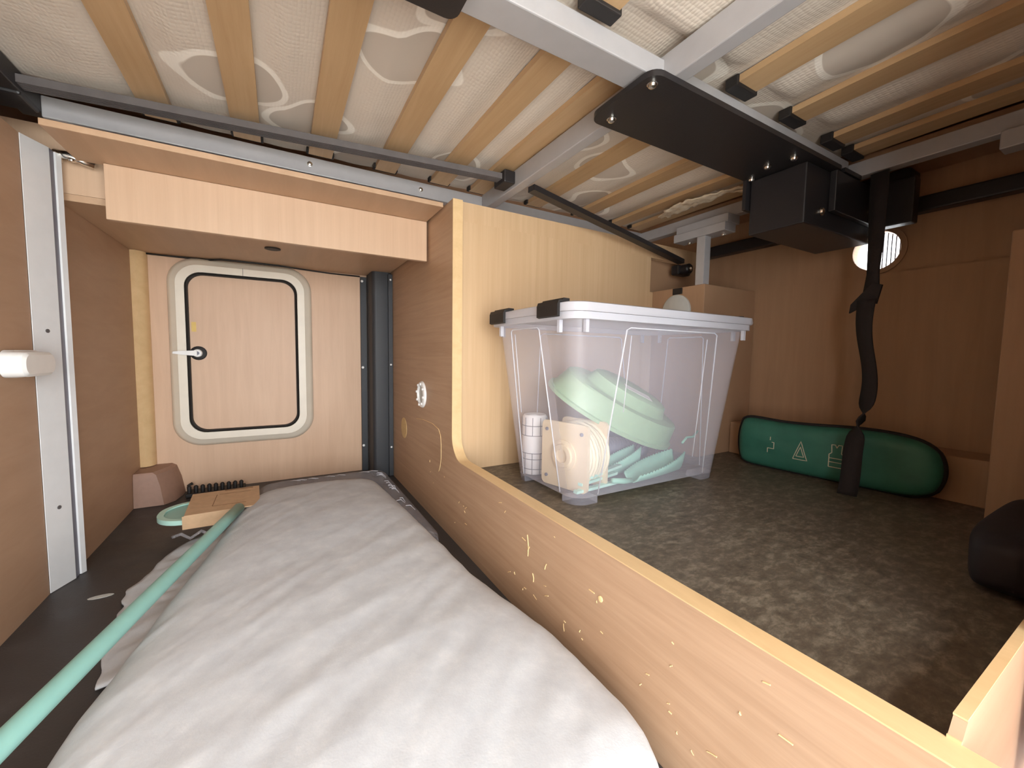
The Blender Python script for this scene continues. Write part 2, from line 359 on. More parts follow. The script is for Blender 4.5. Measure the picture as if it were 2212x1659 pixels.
# service hatch
dr = thing('door_1', 'closed service hatch with cream rounded frame and white lever', 'hatch', (-.107, 1.79, .16)); dr['kind'] = 'structure'
X0, X1, ZA, ZB = -.326, .112, .163, .818
def hl(ins, y, r): return [(x, y, z) for x, z in rrect(X0+ins, X1-ins, ZA+ins, ZB-ins, r, 8)]
MB().loft([hl(0, 1.789, .085), hl(.001, 1.776, .085), hl(.012, 1.762, .076), hl(.024, 1.7545, .068), hl(.026, 1.752, .066), hl(.05, 1.752, .05), hl(.051, 1.789, .05)], False, False).build('frame', 'cream', dr, True, auto=.6)
MB().loft([hl(.0512, 1.788, .05), hl(.0512, 1.7535, .05), hl(.0545, 1.751, .048), hl(.0585, 1.7535, .045), hl(.0585, 1.788, .045)], False, False).build('seal', 'seal', dr, True, auto=.8)
MB().loft([hl(.059, 1.788, .045), hl(.059, 1.766, .045)]).build('leaf', 'hatch_wood', dr)
B(-.1085, -.1075, 1.7505, 1.7525, ZB-.05, ZB-.024).build('joint_line', 'seal', dr)
hd = MB().lathe([(.024, .004), (.024, -.004), (.021, -.006)], (-.245, 1.766, .491), 'Y', 28).build('rosette', 'black_rubber', dr, True, auto=.6)
mb = MB(); mb.lathe([(.0135, .0), (.0135, -.012), (.011, -.015)], (-.246, 1.76, .491), 'Y', 20)
mb.prism([(-.246, .5005), (-.29, .498), (-.31, .4955), (-.312, .489), (-.29, .4855), (-.246, .4815)], 'Y', 1.737, 1.746)
mb.build('lever', 'white_plastic', hd, True, auto=.5)
MB().lathe([(.006, .0), (.006, -.0018), (.003, -.0022)], (-.246, 1.745, .491), 'Y', 14).build('screw', 'hose', hd)
B(-.262, -.249, 1.765, 1.7662, .565, .598).build('sticker', 'yellow', dr)

# corner trim and column
struct('trim_3', 'pale beech corner strip beside the hatch wall', 'trim', MB().prism([(-.4098, 1.789), (-.4098, 1.752), (-.396, 1.750), (-.384, 1.757), (-.376, 1.77), (-.374, 1.789)], 'Z', .11, .8195).build('trim_3', 'edge_wood', None, True, auto=.5))
post = thing('corner_column', 'black moulded corner column between hatch wall and divider', 'column', (.35, 1.75, 0))
MB().prism(rrect(.318, .3945, 1.66, 1.7885, .018, 5), 'Z', .001, .8195).build('column_cover', 'post_black', post, True, auto=.5)
B(.294, .3178, 1.774, 1.7885, .001, .812, bev=.001).build('flange', 'post_black', post)
B(.3775, .3943, 1.648, 1.6595, .001, .812, bev=.001).build('flange', 'post_black', post)
for z in (.795, .44, .11): bolt(post, (.3, 1.774, z), 'Y', .004, .004, 'white_plastic', 'screw_cap')
for z in (.79, .455, .12): bolt(post, (.386, 1.648, z), 'Y', .003, .003, 'white_plastic', 'screw_cap')
cab = MB().tube([(-.40, 1.782, .817), (-.3, 1.78, .816), (-.21, 1.776, .8155), (-.17, 1.745, .8165), (-.1, 1.742, .8165), (.0, 1.745, .8165), (.08, 1.765, .8155), (.18, 1.779, .814), (.293, 1.78, .8135)], .0028, 8).build('cable', 'black_rubber', None, True)
tag(cab, 'thin black cable clipped along the top of the hatch wall', 'cable')

# brown plastic corner cover on the floor
mb = MB()
def cc(z, ins): return [(-.409, 1.66+ins*.4, z), (-.335-ins, 1.66+ins*.4, z), (-.312-ins*1.1, 1.69+ins, z), (-.3-ins*1.2, 1.75, z), (-.3-ins*1.2, 1.788, z), (-.409, 1.788, z)]
mb.loft([cc(.001, 0), cc(.06, .008), cc(.1, .018), cc(.108, .028)]); cvr = mb.build('corner_cover', 'corner_plastic', None, True, auto=.5)
tag(cvr, 'mauve-brown moulded plastic cover in the floor corner', 'cover')
cb = thing('ribbed_strip', 'short black ribbed rubber strip on the floor by the hatch wall', 'rubber strip', (-.22, 1.7, 0))
B(-.288, -.12, 1.70, 1.76, .001, .014, bev=.003).build('base', 'black_rubber', cb)
for k in range(9): MB().lathe([(.006, 0), (.0065, .022), (.003, .026)], (-.278+k*.0185, 1.712, .0135), 'Z', 10).build('knob', 'black_rubber', cb, True, auto=.8)
MB().tube([(-.284, 1.75, .012), (-.286, 1.755, .03), (-.275, 1.755, .036)], .005, 8).build('hook', 'black_rubber', cb, True)

# white profile, lock, hinge
pf = thing('edge_profile', 'white aluminium edge profile on the partition', 'profile', (-.41, 1.2, 0))
MB().prism([(-.4175, 1.1525), (-.4165, 1.1525), (-.396, 1.2048), (-.396, 1.205), (-.4175, 1.205)], 'Z', .001, .905).build('flat_face', 'profile', pf)
B(-.4175, -.3962, 1.2052, 1.2242, .001, .905).build('groove', 'hose', pf)
MB().prism([(-.4175, 1.2244), (-.393, 1.2244), (-.388, 1.234), (-.391, 1.2425), (-.4175, 1.2425)], 'Z', .001, .905).build('bead', 'profile', pf)
for z in (.535, .17): MB().lathe([(.004, -.001), (.004, .0012)], (-.406, 1.179, z), 'X', 12, Matrix.Rotation(-math.radians(21.5), 3, 'Z')).build('screw_hole', 'dark_grey', pf)
kn = thing('push_lock', 'white rounded push lock knob on the side panel', 'lock', (-.418, 1.07, .47))
MB().loft([[(x, y, z) for y, z in rrect(1.035, 1.142, .447, .496, .02, 6)] for x in (-.4175, -.4045)]).build('base', 'white_plastic', kn, True, auto=.6)
mb = MB(); mb.loft([[(x, y, z) for y, z in rrect(1.0+d, 1.115-d, .449+d, .494-d, .0205-d, 6)] for x, d in ((-.404, 0), (-.378, .001), (-.374, .006))]); mb.build('button', 'white_plastic', kn, True, auto=.5)
hg = thing('concealed_hinge', 'small chrome hinge arm above the white profile', 'hinge', (-.37, 1.22, .885))
B(-.409, -.392, 1.245, 1.262, .895, .915, bev=.003).build('cup', 'chrome', hg, True, auto=.5)
MB().tube([(-.4, 1.24, .91), (-.38, 1.235, .905), (-.362, 1.24, .902), (-.34, 1.245, .898)], [.007, .0095, .007, .009], 10).build('arm', 'chrome', hg, True)
bolt(hg, (-.372, 1.232, .898), 'Z', .005, .005)

vr = thing('vent_ring', 'round white vent collar set in the brown divider', 'vent', (DX, 1.266, .37))
MB().lathe([(.029, .004), (.029, -.005), (.031, -.008), (.040, -.006), (.043, -.0005), (.043, .0)], (DX, 1.266, .37), 'X', 36).build('collar', 'white_plastic', vr, True, auto=.7)
MB().lathe([(.0285, -.0003), (.0285, -.0012)], (DX, 1.266, .37), 'X', 28).build('inner_disc', 'disc', vr)
for k in range(8):
    a = k*PI/4+.2; MB().lathe([(.004, 0), (.004, -.004), (.002, -.005)], (DX-.0065, 1.266+.034*math.cos(a), .37+.034*math.sin(a)), 'X', 8).build('lug', 'white_plastic', vr)

# ------------------------------------------------------------------ bed base overhead
bed = thing('slatted_bed', 'raised slatted bed base with silver steel frame', 'bed frame', (.4, .6, .94))
B(-.385, 1.262, 1.15, 1.178, .942, .982, bev=.002).build('rail', 'silver', bed)
B(-.42, 1.2, .474, .522, .945, .977, bev=.002).build('rail', 'silver', bed)
B(.545, .572, .021, 1.149, .94, .984, bev=.002).build('crossbar', 'silver', bed)
B(1.215, 1.245, .021, 1.149, .94, .975, bev=.002).build('crossbar', 'silver', bed)
B(-.42, -.385, -.03, 1.18, .95, .985, bev=.002).build('crossbar', 'black_steel', bed)
# slats
def slat_mesh(y0, y1):
    mb = MB(); n = 10; rows = []
    for k in range(n+1):
        y = y0+(y1-y0)*k/n; d = .004*math.sin(PI*k/n)
        rows.append([(-.026, y, .984+d), (.026, y, .984+d), (.026, y, .9955+d), (-.026, y, .9955+d)])
    mb.loft(rows); return mb
bl = parent_world(bed)
sx_far = [-.205, -.053, .098, .255, .405, .525, .725, .915, 1.085, 1.185]
sx_near = [-.205, -.053, .098, .255, .398, .735, .912, 1.085, 1.185]
for lst, y0, y1, hy in ((sx_far, .53, 1.1405, (1.13, 1.1495, .9855)), (sx_near, .021, .455, (.450, .4735, .9785))):
    mb = slat_mesh(y0, y1); ob = mb.build('slat', 'slat', bed)
    hb = B(-.031, .031, hy[0], hy[1], hy[2], .9975, bev=.002).build('slat_holder', 'black_rubber', bed)
    for i, x in enumerate(lst):
        for src in (ob, hb):
            o = src if i == 0 else src.copy()
            if i: COL.objects.link(o)
            o.location = Vector(src.location) if i else o.location
        if i == 0: base_s, base_h = Vector(ob.location), Vector(hb.location)
    # place them
    allk = [c for c in COL.objects if c.parent == bed and c.data in (ob.data, hb.data)]
    for d in (ob.data, hb.data):
        for x, c in zip(lst, [c for c in allk if c.data == d]): c.location.x = x+0.0
# ribbed dark bar, clip and stay
def bar(p, q, wv, hv, name, mat, ribs=0):
    p, q = Vector(p), Vector(q); t = (q-p).normalized(); s_ = Vector((0, 0, 1)).cross(t).normalized(); u = Vector((0, 0, 1))
    prof = []
    if ribs:
        for k in range(ribs):
            a = -wv/2+wv*k/ribs; b2 = -wv/2+wv*(k+1)/ribs
            prof += [(a, -hv), (a+(b2-a)*.6, -hv), (a+(b2-a)*.65, -hv+.0025), (b2, -hv+.0025)]
        prof += [(wv/2, 0), (-wv/2, 0)]
    else: prof = [(-wv/2, -hv), (wv/2, -hv), (wv/2, 0), (-wv/2, 0)]
    return MB().loft([[r+s_*a+u*b2 for a, b2 in prof] for r in (p, q)]).build(name, mat, bed)
bar((-.41, 1.082, .972), (.52, .972, .972), .03, .014, 'ribbed_strap', 'dark_grey', 6)
B(.512, .5445, .945, 1.005, .947, .979, bev=.003).build('clip', 'black_steel', bed)
bar((.575, .915, .939), (1.262, .985, .852), .026, .014, 'stay', 'black_steel')
B(-.46, -.386, 1.08, 1.15, .945, .98, bev=.004).build('corner_bracket', 'black_steel', bed)
# black mounting plates and lift box
def plate(x0, x1, y0, y1, z0, z1, r, name): return MB().prism(rrect(x0, x1, y0, y1, r, 5), 'Z', z0, z1).build(name, 'black_steel', bed, True, auto=.5)
plate(.5, 1.13, .452, .602, .93, .9395, .022, 'mounting_plate')
plate(-.16, .207, .43, .523, .93, .9445, .015, 'mounting_plate')
lb = B(1.0, 1.33, .47, .592, .80, .9295, bev=.003).build('lift_housing', 'black_steel', bed)
B(.985, 1.33, .594, .602, .86, .9295).build('side_plate', 'black_steel', bed)
B(1.1, 1.36, .455, .469, .84, .9295, bev=.002).build('side_plate', 'black_steel', bed)
B(1.13, 1.214, .452, .602, .93, .9395).build('end_plate', 'black_steel', bed)
B(1.335, 1.4, .40, .52, .86, .97, bev=.004).build('lift_arm', 'black_steel', bed)
B(1.30, 1.334, .38, .452, .83, .935, bev=.003).build('belt_guide', 'black_steel', bed)
for c in ((.518, .472, .93), (.53, .575, .93), (.99, .585, .93), (.96, .478, .93), (.955, .53, .93)): bolt(bed, c, 'Z', .007, .008)
for c in ((1.07, .4695, .835) , (1.285, .4545, .87), (1.325, .4695, .812)): bolt(bed, c, 'Y', .008, .008)
for c in ((-.055+.13, 1.15, .964), (.355, 1.15, .962)): bolt(bed, c, 'Y', .005, .005)
for c in ((1.228, .93, .94), (1.228, .80, .94)): bolt(bed, c, 'Z', .005, .005)
B(1.2, 1.24, .16, .235, .905, .9395, bev=.002).build('foot_bracket', 'silver', bed)
bolt(bed, (1.2, .19, .93), 'X', .005, .006)
B(1.246, 1.45, .021, 1.049, .985, .997).build('end_board', 'shaded_beech', bed)
# support foot standing on the boxed corner
ft = thing('bed_support_foot', 'silver T-shaped steel foot standing on the boxed corner', 'support', (1.18, .84, .733))
B(1.167, 1.197, .826, .856, .733, .8855, bev=.002).build('post', 'silver', ft)
B(1.167, 1.222, .762, .945, .886, .9125, bev=.002).build('head_plate', 'silver', ft)
for y in (.79, .91): bolt(ft, (1.205, y, .886), 'Z', .005, .007)
B(1.18, 1.24, .762, .945, .913, .9395, bev=.001).build('spacer', 'silver', ft)
# wall tube
tb = B(1.405, 1.4405, .061, 1.02, .876, .914, bev=.004).build('wall_tube', 'black_steel'); tag(tb, 'black square tube running along the end wall under the bed', 'tube')
eb = thing('strut_end', 'black strut end bracket where the dark stay meets the rear corner', 'bracket', (1.28, 1.0, .80))
B(1.25, 1.318, .985, 1.0195, .80, .835, bev=.006).build('bracket_body', 'black_steel', eb)
MB().lathe([(.014, -.03), (.018, -.026), (.018, 0)], (1.275, .985, .818), 'Y', 16).build('pivot', 'black_steel', eb, True, auto=.6)
bolt(eb, (1.275, .955, .818), 'Y', .006, .008)

# mattress
mb = MB(); nx, ny = 150, 70; rows = []
for i in range(nx+1):
    x = -.4+(1.215+.4)*i/nx; r = []
    for j in range(ny+1):
        y = .021+(1.17-.021)*j/ny
        lst = sx_near if y < .47 else sx_far
        d = min(abs(x-s_) for s_ in lst); z = 1.0-.011*min(1, max(0, (d-.024)/.05))*(1 if .03 < y < 1.12 else .2)
        if .44 < y < .53: z = 1.001
        r.append((x, y, z+.0015*noise.noise(Vector((x*14, y*14, 0)))))
    rows.append(r)
V = mb.grid(rows, flip=True)
top = [[(-.4+1.615*i/nx,   .021 if j == 0 else 1.17, 1.125) for j in range(2)] for i in range(nx+1)]
mb.grid(top)
mb.grid([[r[0] for r in rows], [t[0] for t in top]]); mb.grid([[r[-1] for r in rows], [t[1] for t in top]])
mb.grid([rows[0], [(-.4, p[1], 1.125) for p in rows[0]]]); mb.grid([rows[-1], [(1.215, p[1], 1.125) for p in rows[-1]]])
bmesh.ops.remove_doubles(mb.bm, verts=mb.bm.verts[:], dist=1e-5)
mat_ = mb.build('mattress', 'mattress', None, True, auto=.9); tag(mat_, 'cream quilted mattress with cloud pattern lying on the slats', 'mattress')
# crumpled pale fabric hanging by the lift housing
rag = thing('fabric_tag', 'crumpled pale fabric tie caught under the slats by the lift box', 'fabric tie', (1.1, .8, .95))
mb = MB(); rows = []
for k in range(40):
    t = k/39; y = .96-.3*t; x = 1.115-.025*math.sin(3*t)+.012*noise.noise(Vector((t*9, 0, 3))); z = .968+.006*noise.noise(Vector((t*12, 5, 0)))
    wd = .012+.02*math.sin(PI*min(1, t*1.3))+.006*noise.noise(Vector((t*20, 1, 1)))
    rows.append([(x-wd+2*wd*q/8, y+.01*noise.noise(Vector((t*20, q, 0))), z+.007*noise.noise(Vector((t*18, q*.9, 2)))) for q in range(9)])
mb.grid(rows); o = mb.build('crumpled_strip', 'pale_fabric', rag, True); sm = o.modifiers.new('thick', 'SOLIDIFY'); sm.thickness = .003
mb = MB(); mb.grid([[(1.105+.012*q, .70-.012*k, .966-.012*math.sin(k/6*PI)*.6+.001*q) for q in range(4)] for k in range(7)]); o = mb.build('loop', 'pale_fabric', rag, True); sm = o.modifiers.new('thick', 'SOLIDIFY'); sm.thickness = .002

# hanging strap
st = thing('hanging_strap', 'long black webbing strap hanging from the lift box to the floor', 'strap', (1.19, .41, Z2))
def ribbon(path, wv, name):
    mb = MB(); rows = []
    for (x, y, z, a, ws) in path:
        d = Vector((math.sin(a), math.cos(a), 0))*wv*ws/2; rows.append([Vector((x, y, z))-d, Vector((x, y, z)), Vector((x, y, z))+d])
    V = mb.grid(rows); o = mb.build(name, 'web', st, True); s_ = o.modifiers.new('thick', 'SOLIDIFY'); s_.thickness = .003; return o
ribbon([(1.2, .412, .93, .1, 1), (1.2, .411, .86, .1, 1), (1.2, .41, .78, .3, .95), (1.195, .409, .7, .5, .9), (1.19, .408, .655, .2, .95)], .034, 'upper_strap')
mb = MB(); mb.prism([(.388, .672), (.396, .63), (.412, .632), (.446, .612), (.444, .632), (.425, .655), (.405, .678)], 'X', 1.183, 1.19); mb.build('knot', 'web', st)
pth = []
for k in range(46):
    t = k/45; z = .64-.452*t
    a = .15+.35*math.sin(t*5)+(1.5*math.exp(-((t-.62)/.06)**2)); x = 1.18-.045*max(0, (t-.6)/.4)
    pth.append((x, .412-.012*math.sin(t*3.2)+.006*math.sin(t*11), z, a, 1))
ribbon(pth, .036, 'lower_strap')

# ------------------------------------------------------------------ crate and what is in it
cr = thing('storage_crate', 'clear lidded plastic crate full of odds and ends on raised floor', 'crate', (.775, .778, Z2))
cx_, cy_ = .775, .778
def cl(hx, hy, z, r=.03, seg=6): return [(x, y, z) for x, y in rrect(cx_-hx, cx_+hx, cy_-hy, cy_+hy, r, seg)]
HB = (.24, .123); HT = (.286, .163)
def hh(z): t = (z-Z2)/(.585-Z2); return HB[0]+(HT[0]-HB[0])*t, HB[1]+(HT[1]-HB[1])*t
mb = MB(); lev = [.196, .3, .45, .585]
loops = [cl(*hh(z), z, .034) for z in lev]; mb.loft(loops, True, False)
mb.build('body', 'crate', cr, True, auto=.6)
# corner feet
for sx in (-1, 1):
    for sy in (-1, 1):
        mb = MB(); px, py = .062, .045
        def fl(z):
            hx, hy = hh(z); pts = rrect(cx_-hx, cx_+hx, cy_-hy, cy_+hy, .034, 6)
            q = {(1, 1): 0, (-1, 1): 1, (-1, -1): 2, (1, -1): 3}[(sx, sy)]; arc = pts[q*7:q*7+7]
            e0, e1 = (cx_+sx*hx, cy_+sy*(hy-py)), (cx_+sx*(hx-px), cy_+sy*hy)
            if (sx*sy) < 0: e0, e1 = e1, e0
            arc = [e0]+arc+[e1]
            return [(x, y, z) for x, y in arc]+[(cx_+sx*(hx-px), cy_+sy*(hy-py), z)]
        mb.loft([fl(Z2), fl(.1955)]); mb.build('foot', 'crate', cr, True, auto=.6)
# inset panel ribs on the four sides
def rib(pts, r=.0016): return MB().tube(pts, r, 6).build('rib', 'crate_rib', cr, True)
for sy in (-1, 1):
    def q(x, z): return (x, cy_+sy*(hh(z)[1]+.0008), z)
    rib([q(.575+.02, .2), q(.63, .556), q(.64, .561), q(.925, .561), q(.935, .556), q(.955, .2)])
    
    if sy < 0: rib([q(.645, .545), q(.645, .38)], .001); rib([q(.9, .545), q(.905, .25)], .001)
for sx in (-1, 1):
    def q(y, z): return (cx_+sx*(hh(z)[0]+.0008), y, z)
    rib([q(.858, .2), q(.862, .556), q(.856, .561), q(.746, .561), q(.74, .556), q(.705, .2)])
    if sx < 0: rib([q(.845, .55), q(.845, .36)], .001)
    for d in (-.08, .08): pass
# wide frosted band beside the side panel
mb = MB(); mb.grid([[(cx_-hh(z)[0]-.001, y, z) for y in (y0, y0-.03)] for z, y0 in ((.2, .705), (.56, .742))]); mb.build('side_web', 'crate', cr)
# rim and corner lugs
mb = MB(); mb.loft([cl(HT[0]+.002, HT[1]+.002, .572, .034), cl(HT[0]+.014, HT[1]+.014, .572, .04), cl(HT[0]+.014, HT[1]+.014, .586, .04), cl(HT[0]-.002, HT[1]-.002, .586, .034)], False, False); mb.build('rim', 'lid', cr, True, auto=.6)
for sx in (-1, 1):
    for sy in (-1, 1):
        for dx, dy in ((.03, 0), (0, .045)):
            x = cx_+sx*(HT[0]+.004-dx); y = cy_+sy*(HT[1]+.004-dy); B(x-.004, x+.004, y-.004, y+.004, .547, .5718).build('lug', 'lid', cr)
lid = MB().loft([cl(HT[0]+.018, HT[1]+.018, .5865, .042), cl(HT[0]+.02, HT[1]+.02, .592, .044), cl(HT[0]+.018, HT[1]+.018, .603, .042), cl(HT[0]+.008, HT[1]+.008, .606, .036), cl(HT[0]-.02, HT[1]-.02, .602, .03)]).build('lid', 'lid', cr, True, auto=.6)
for sx in (-1, 1):
    for y in (.67, .886):
        x = cx_+sx*(HT[0]+.02); s_ = sx
        pr = [(x-s_*.022, .6065), (x-s_*.022, .612), (x-s_*.008, .6125), (x-s_*.006, .609), (x+s_*.004, .6075), (x+s_*.007, .6), (x+s_*.007, .578), (x+s_*.001, .576), (x+s_*.001, .6045)]
        MB().prism(pr, 'Y', y-.036, y+.036).build('clip', 'black_rubber', lid)

# green tub lid, tilted
rot = Matrix.Rotation(math.radians(21), 3, 'Y') @ Matrix.Rotation(math.radians(28), 3, 'X')
tubt = thing('green_tub', 'sage green plastic bowl upside down leaning inside the clear crate', 'bowl', (.775, .785, .32))
osc = Matrix.Diagonal((1.26, .68, 1.0))
mb = MB(); mb.lathe([(.163, -.004), (.172, -.004), (.172, .004), (.165, .006), (.152, .052), (.147, .056), (.112, .057), (.108, .06), (.098, .083), (.085, .088), (.001, .089)], (.765, .79, .348), 'Z', 48, rot @ osc); 
mb.build('bowl_body', 'green_tub', tubt, True, auto=.6)
mb = MB(); pts = [rot @ Vector((x, y, .0898))+Vector((.765, .79, .348)) for x, y in ((-.06, -.045), (.03, -.052), (.045, -.018), (-.045, -.012))]
f_ = mb.grid([[pts[0], pts[1]], [pts[3], pts[2]]]); o = mb.build('paper_label', 'label_white', tubt); sm = o.modifiers.new('t', 'SOLIDIFY'); sm.thickness = .0008

# cable reel
rl = thing('cable_reel', 'beige plastic cable reel with ivory cord inside the clear crate', 'cable reel', (.60, .735, .2))
ra = Matrix.Rotation(math.radians(14), 3, 'Z'); rc_ = Vector((.594, .737, .2735))
def rp(x, y, z): return ra @ Vector((x, y, z))+rc_
for xx, nm in ((-.034, 'side_plate'), (.04, 'side_plate')):
    mb = MB(); lps = [[rp(x, y, z) for y, z in rrect(-.066, .066, -.076, .076, .012, 4)] for x in (xx-.004, xx+.004)]; mb.loft(lps); mb.build(nm, 'beige', rl, True, auto=.5)
mb = MB(); mb.lathe([(.036, -.038), (.036, -.0415), (.028, -.043), (.026, -.047), (.016, -.047), (.015, -.041)], rc_, 'X', 28, ra); mb.build('hub', 'beige', rl, True, auto=.6)
for y, z in ((.05, .055), (.05, -.055), (-.05, .055)):
    mb = MB(); mb.lathe([(.004, 0), (.004, -.003), (.002, -.004)], rp(-.038, y, z), 'X', 10, ra); mb.build('screw', 'hose', rl)
mb = MB(); mb.lathe([(.03, -.03), (.03, .036)], rc_, 'X', 20, ra); mb.build('drum', 'beige', rl)
mb = MB(); pts = []; 
for k in range(9*22+1):
    t = k/22; a = t*2*PI; r = .068-.004*math.sin(t*2.1); pts.append(rp(-.026+.0072*t, r*math.cos(a), r*math.sin(a)))
mb.tube(pts, .0042, 7); mb.build('cord', 'cable', rl, True)
B(0, 0, 0, 0, 0, 0) if False else None
mb = MB(); mb.lathe([(.05, .0), (.05, -.002)], rp(.046, 0, 0), 'X', 20, ra); mb.build('face_disc', 'beige', rl)

# roll wrapped in grid-printed film
rolt = thing('wrapped_roll', 'white paper roll in grid-printed film inside the clear crate', 'paper roll', (.566, .86, .197))
MB().lathe([(.001, .0), (.029, 0), (.032, .004), (.032, .146), (.028, .152), (.015, .149), (.012, .14)], (.569, .868, .1972), 'Z', 32).build('roll', 'tissue', rolt, True, auto=.7)
for z in (.015, .04, .055, .1, .125): 
    pts = [(.569+.0323*math.cos(a*PI/12), .868+.0323*math.sin(a*PI/12), .1972+z) for a in range(25)]; MB().tube(pts, .0009, 5, False).build('printed_line', 'grey_line', rolt)
for a in range(10):
    c, s_ = math.cos(a*PI/5+.2), math.sin(a*PI/5+.2)
    for z0, z1 in ((.002, .055), (.1, .146)): MB().tube([(.569+.0323*c, .868+.0323*s_, .1972+z0), (.569+.0323*c, .868+.0323*s_, .1972+z1)], .0009, 5).build('printed_line', 'grey_line', rolt)

# corrugated hose
mb = MB(); n = 150; pts = []; rs = []
for k in range(n):
    t = k/(n-1); a = PI*.98*t
    pts.append((.775-.095*math.cos(a), .775+.05*math.sin(a), .229+.02*math.sin(t*PI))); rs.append(.0255+.0035*math.sin(k*1.26))
mb.tube(pts, rs, 14); hz = mb.build('corrugated_hose', 'hose', None, True); tag(hz, 'grey corrugated hose curled under the green bowl in the crate', 'hose')
# dark fabric bundle at the back
mb = MB(); rows = []
for i in range(25):
    a = i/24*PI; r = []
    for j in range(40):
        b2 = 2*PI*j/40; sc = 1+.12*noise.noise(Vector((math.cos(b2)*2, math.sin(b2)*2, math.cos(a)*2)))
        sp = lambda v, p: math.copysign(abs(v)**p, v)
        r.append((.80+.13*sc*sp(math.sin(a), .6)*sp(math.cos(b2), .6), .878+.018*sc*sp(math.sin(a), .6)*sp(math.sin(b2), .6), .248+.048*sc*sp(math.cos(a), .6)))
    rows.append(r)
mb.grid(rows, close_v=True); bmesh.ops.remove_doubles(mb.bm, verts=mb.bm.verts[:], dist=1e-5); nb = mb.build('fabric_bundle', 'navy', None, True); tag(nb, 'dark navy fabric bundle at the back of the crate', 'bundle')
# serrated scoop and dish
def scoop(name, label, c, length, wid, hgt, rz, cat):
    t = thing(name, label, cat, c); mb = MB(); R = Matrix.Rotation(rz, 3, 'Z'); rows = []; n = 40
    for i in range(n+1):
        u = i/n; wv = wid*(.25+.75*math.sin(PI*(.12+.80*u))**.7); hv = hgt*(.35+.65*u); tooth = .004*(i % 2)
        r = []
        for j in range(9):
            v = j/8*2-1; z = hv*abs(v)**2.2+(tooth if j in (0, 8) else 0); r.append(R @ Vector((-length/2+length*u, v*wv/2, z))+Vector(c))
        rows.append(r)
    mb.grid(rows); o = mb.build('shell', 'green_pan', t, True, auto=.7); sm = o.modifiers.new('t', 'SOLIDIFY'); sm.thickness = .003; sm.offset = 0
    MB().tube([R @ Vector((-length/2, 0, .004))+Vector(c), R @ Vector((-length/2-.03, 0, .008))+Vector(c), R @ Vector((-length/2-.07, 0, .016))+Vector(c)], [.006, .007, .006], 8).build('handle', 'green_pan', t, True)
    return t
scoop('serrated_scoop', 'mint green plastic scoop with saw-tooth rim at crate front', (.825, .692, .2), .2, .07, .05, .12, 'scoop')
scoop('serrated_dish', 'mint green narrow serrated tray lying behind the scoop in crate', (.755, .752, .2), .14, .045, .062, .05, 'tray')
# pale toothed pegs
for i, (x, y, z, a) in enumerate(((.60, .682, .2015, .1), (.615, .695, .215, .22), (.64, .7, .228, .3))):
    mb = MB(); R = Matrix.Rotation(a, 3, 'Z'); ol_ = []
    for k in range(25): ol_.append((-.07+.14*k/24, .005+.0025*(k % 2)))
    ol_ += [(.07, -.006), (-.07, -.006)]
    A = [[R @ Vector((u, v, zz))+Vector((x+.02, y, z)) for u, v in ol_] for zz in (0, .006)]; mb.loft(A)
    o = mb.build('toothed_strip', 'teal_light', None); tag(o, ['pale mint toothed plastic strip, lowest of three on the crate bottom', 'pale mint toothed plastic strip, middle of three in the crate', 'pale mint toothed plastic strip, topmost of three in the crate'][i], 'plastic strip', 'toothed strips in the crate')
gs = MB().tube([(.92, .69, .275), (.95, .70, .285), (.985, .705, .283), (1.01, .71, .296)], .003, 7).build('string_end', 'green_pan', None, True); tag(gs, 'short green string end beside the bowl rim in the crate', 'string')

# white disc with black tab on the box face
dc = thing('cover_disc', 'pale grey round cover with black tab on the boxed corner', 'cover', (1.16, .93, .65))
MB().lathe([(.055, 0), (.055, -.006), (.048, -.01), (.001, -.011)], (1.1598, .915, .655), 'X', 32).build('disc', 'disc', dc, True, auto=.6)
B(1.1545, 1.1598, .895, .93, .711, .731, bev=.001).build('tab', 'black_rubber', dc)

# ------------------------------------------------------------------ green emergency bag
bg_ = thing('emergency_bag', 'green zipped roadside kit bag with printed symbols and dark piping', 'bag', (1.27, .5, Z2))
bz = Matrix.Rotation(math.radians(5), 3, 'Z'); bc = Vector((1.262, .505, .2525))
def bagpt(u, v, s_):
    # u,v in -1..1 ; squircle outline, softly inflated
    y = .222*u; z = .0715*v
    e = max(0, 1-abs(u)**9)*max(0, 1-abs(v)**5); t = .031*e**.45
    t *= 1+.10*noise.noise(Vector((u*3, v*2, 1)))
    if u > 0: z -= 0
    k = 1-.0*abs(u)
    yy = y*math.sqrt(max(0, 1-.09*v*v*abs(u)**2)); zz = z*math.sqrt(max(0, 1-(.3 if u < 0 else .62)*abs(u)**(14 if u < 0 else 7)))+.004*(1-abs(v))*0
    zz += .004*math.sin(u*4)*max(0, v)
    return bz @ Vector((-s_*t, -yy, zz))+bc
NU, NV = 64, 24; mb = MB()
for s_ in (1, -1): mb.grid([[bagpt(-1+2*i/NU, -1+2*j/NV, s_) for j in range(NV+1)] for i in range(NU+1)], flip=s_ < 0)
bmesh.ops.remove_doubles(mb.bm, verts=mb.bm.verts[:], dist=2e-4); mb.build('bag_body', 'bag_green', bg_, True)
edge = [bagpt(-1+2*i/40, 1, 0) for i in range(41)]+[bagpt(1, 1-2*j/12, 0) for j in range(1, 13)]+[bagpt(1-2*i/40, -1, 0) for i in range(1, 41)]+[bagpt(-1, -1+2*j/12, 0) for j in range(1, 13)]
MB().tube(edge, .0052, 8).build('piping', 'web', bg_, True)
def sym(pts, name, r=.0011): MB().tube([bagpt(u, v, 1)-Vector((.001, 0, 0)) for u, v in pts], r, 5).build(name, 'print_white', bg_)
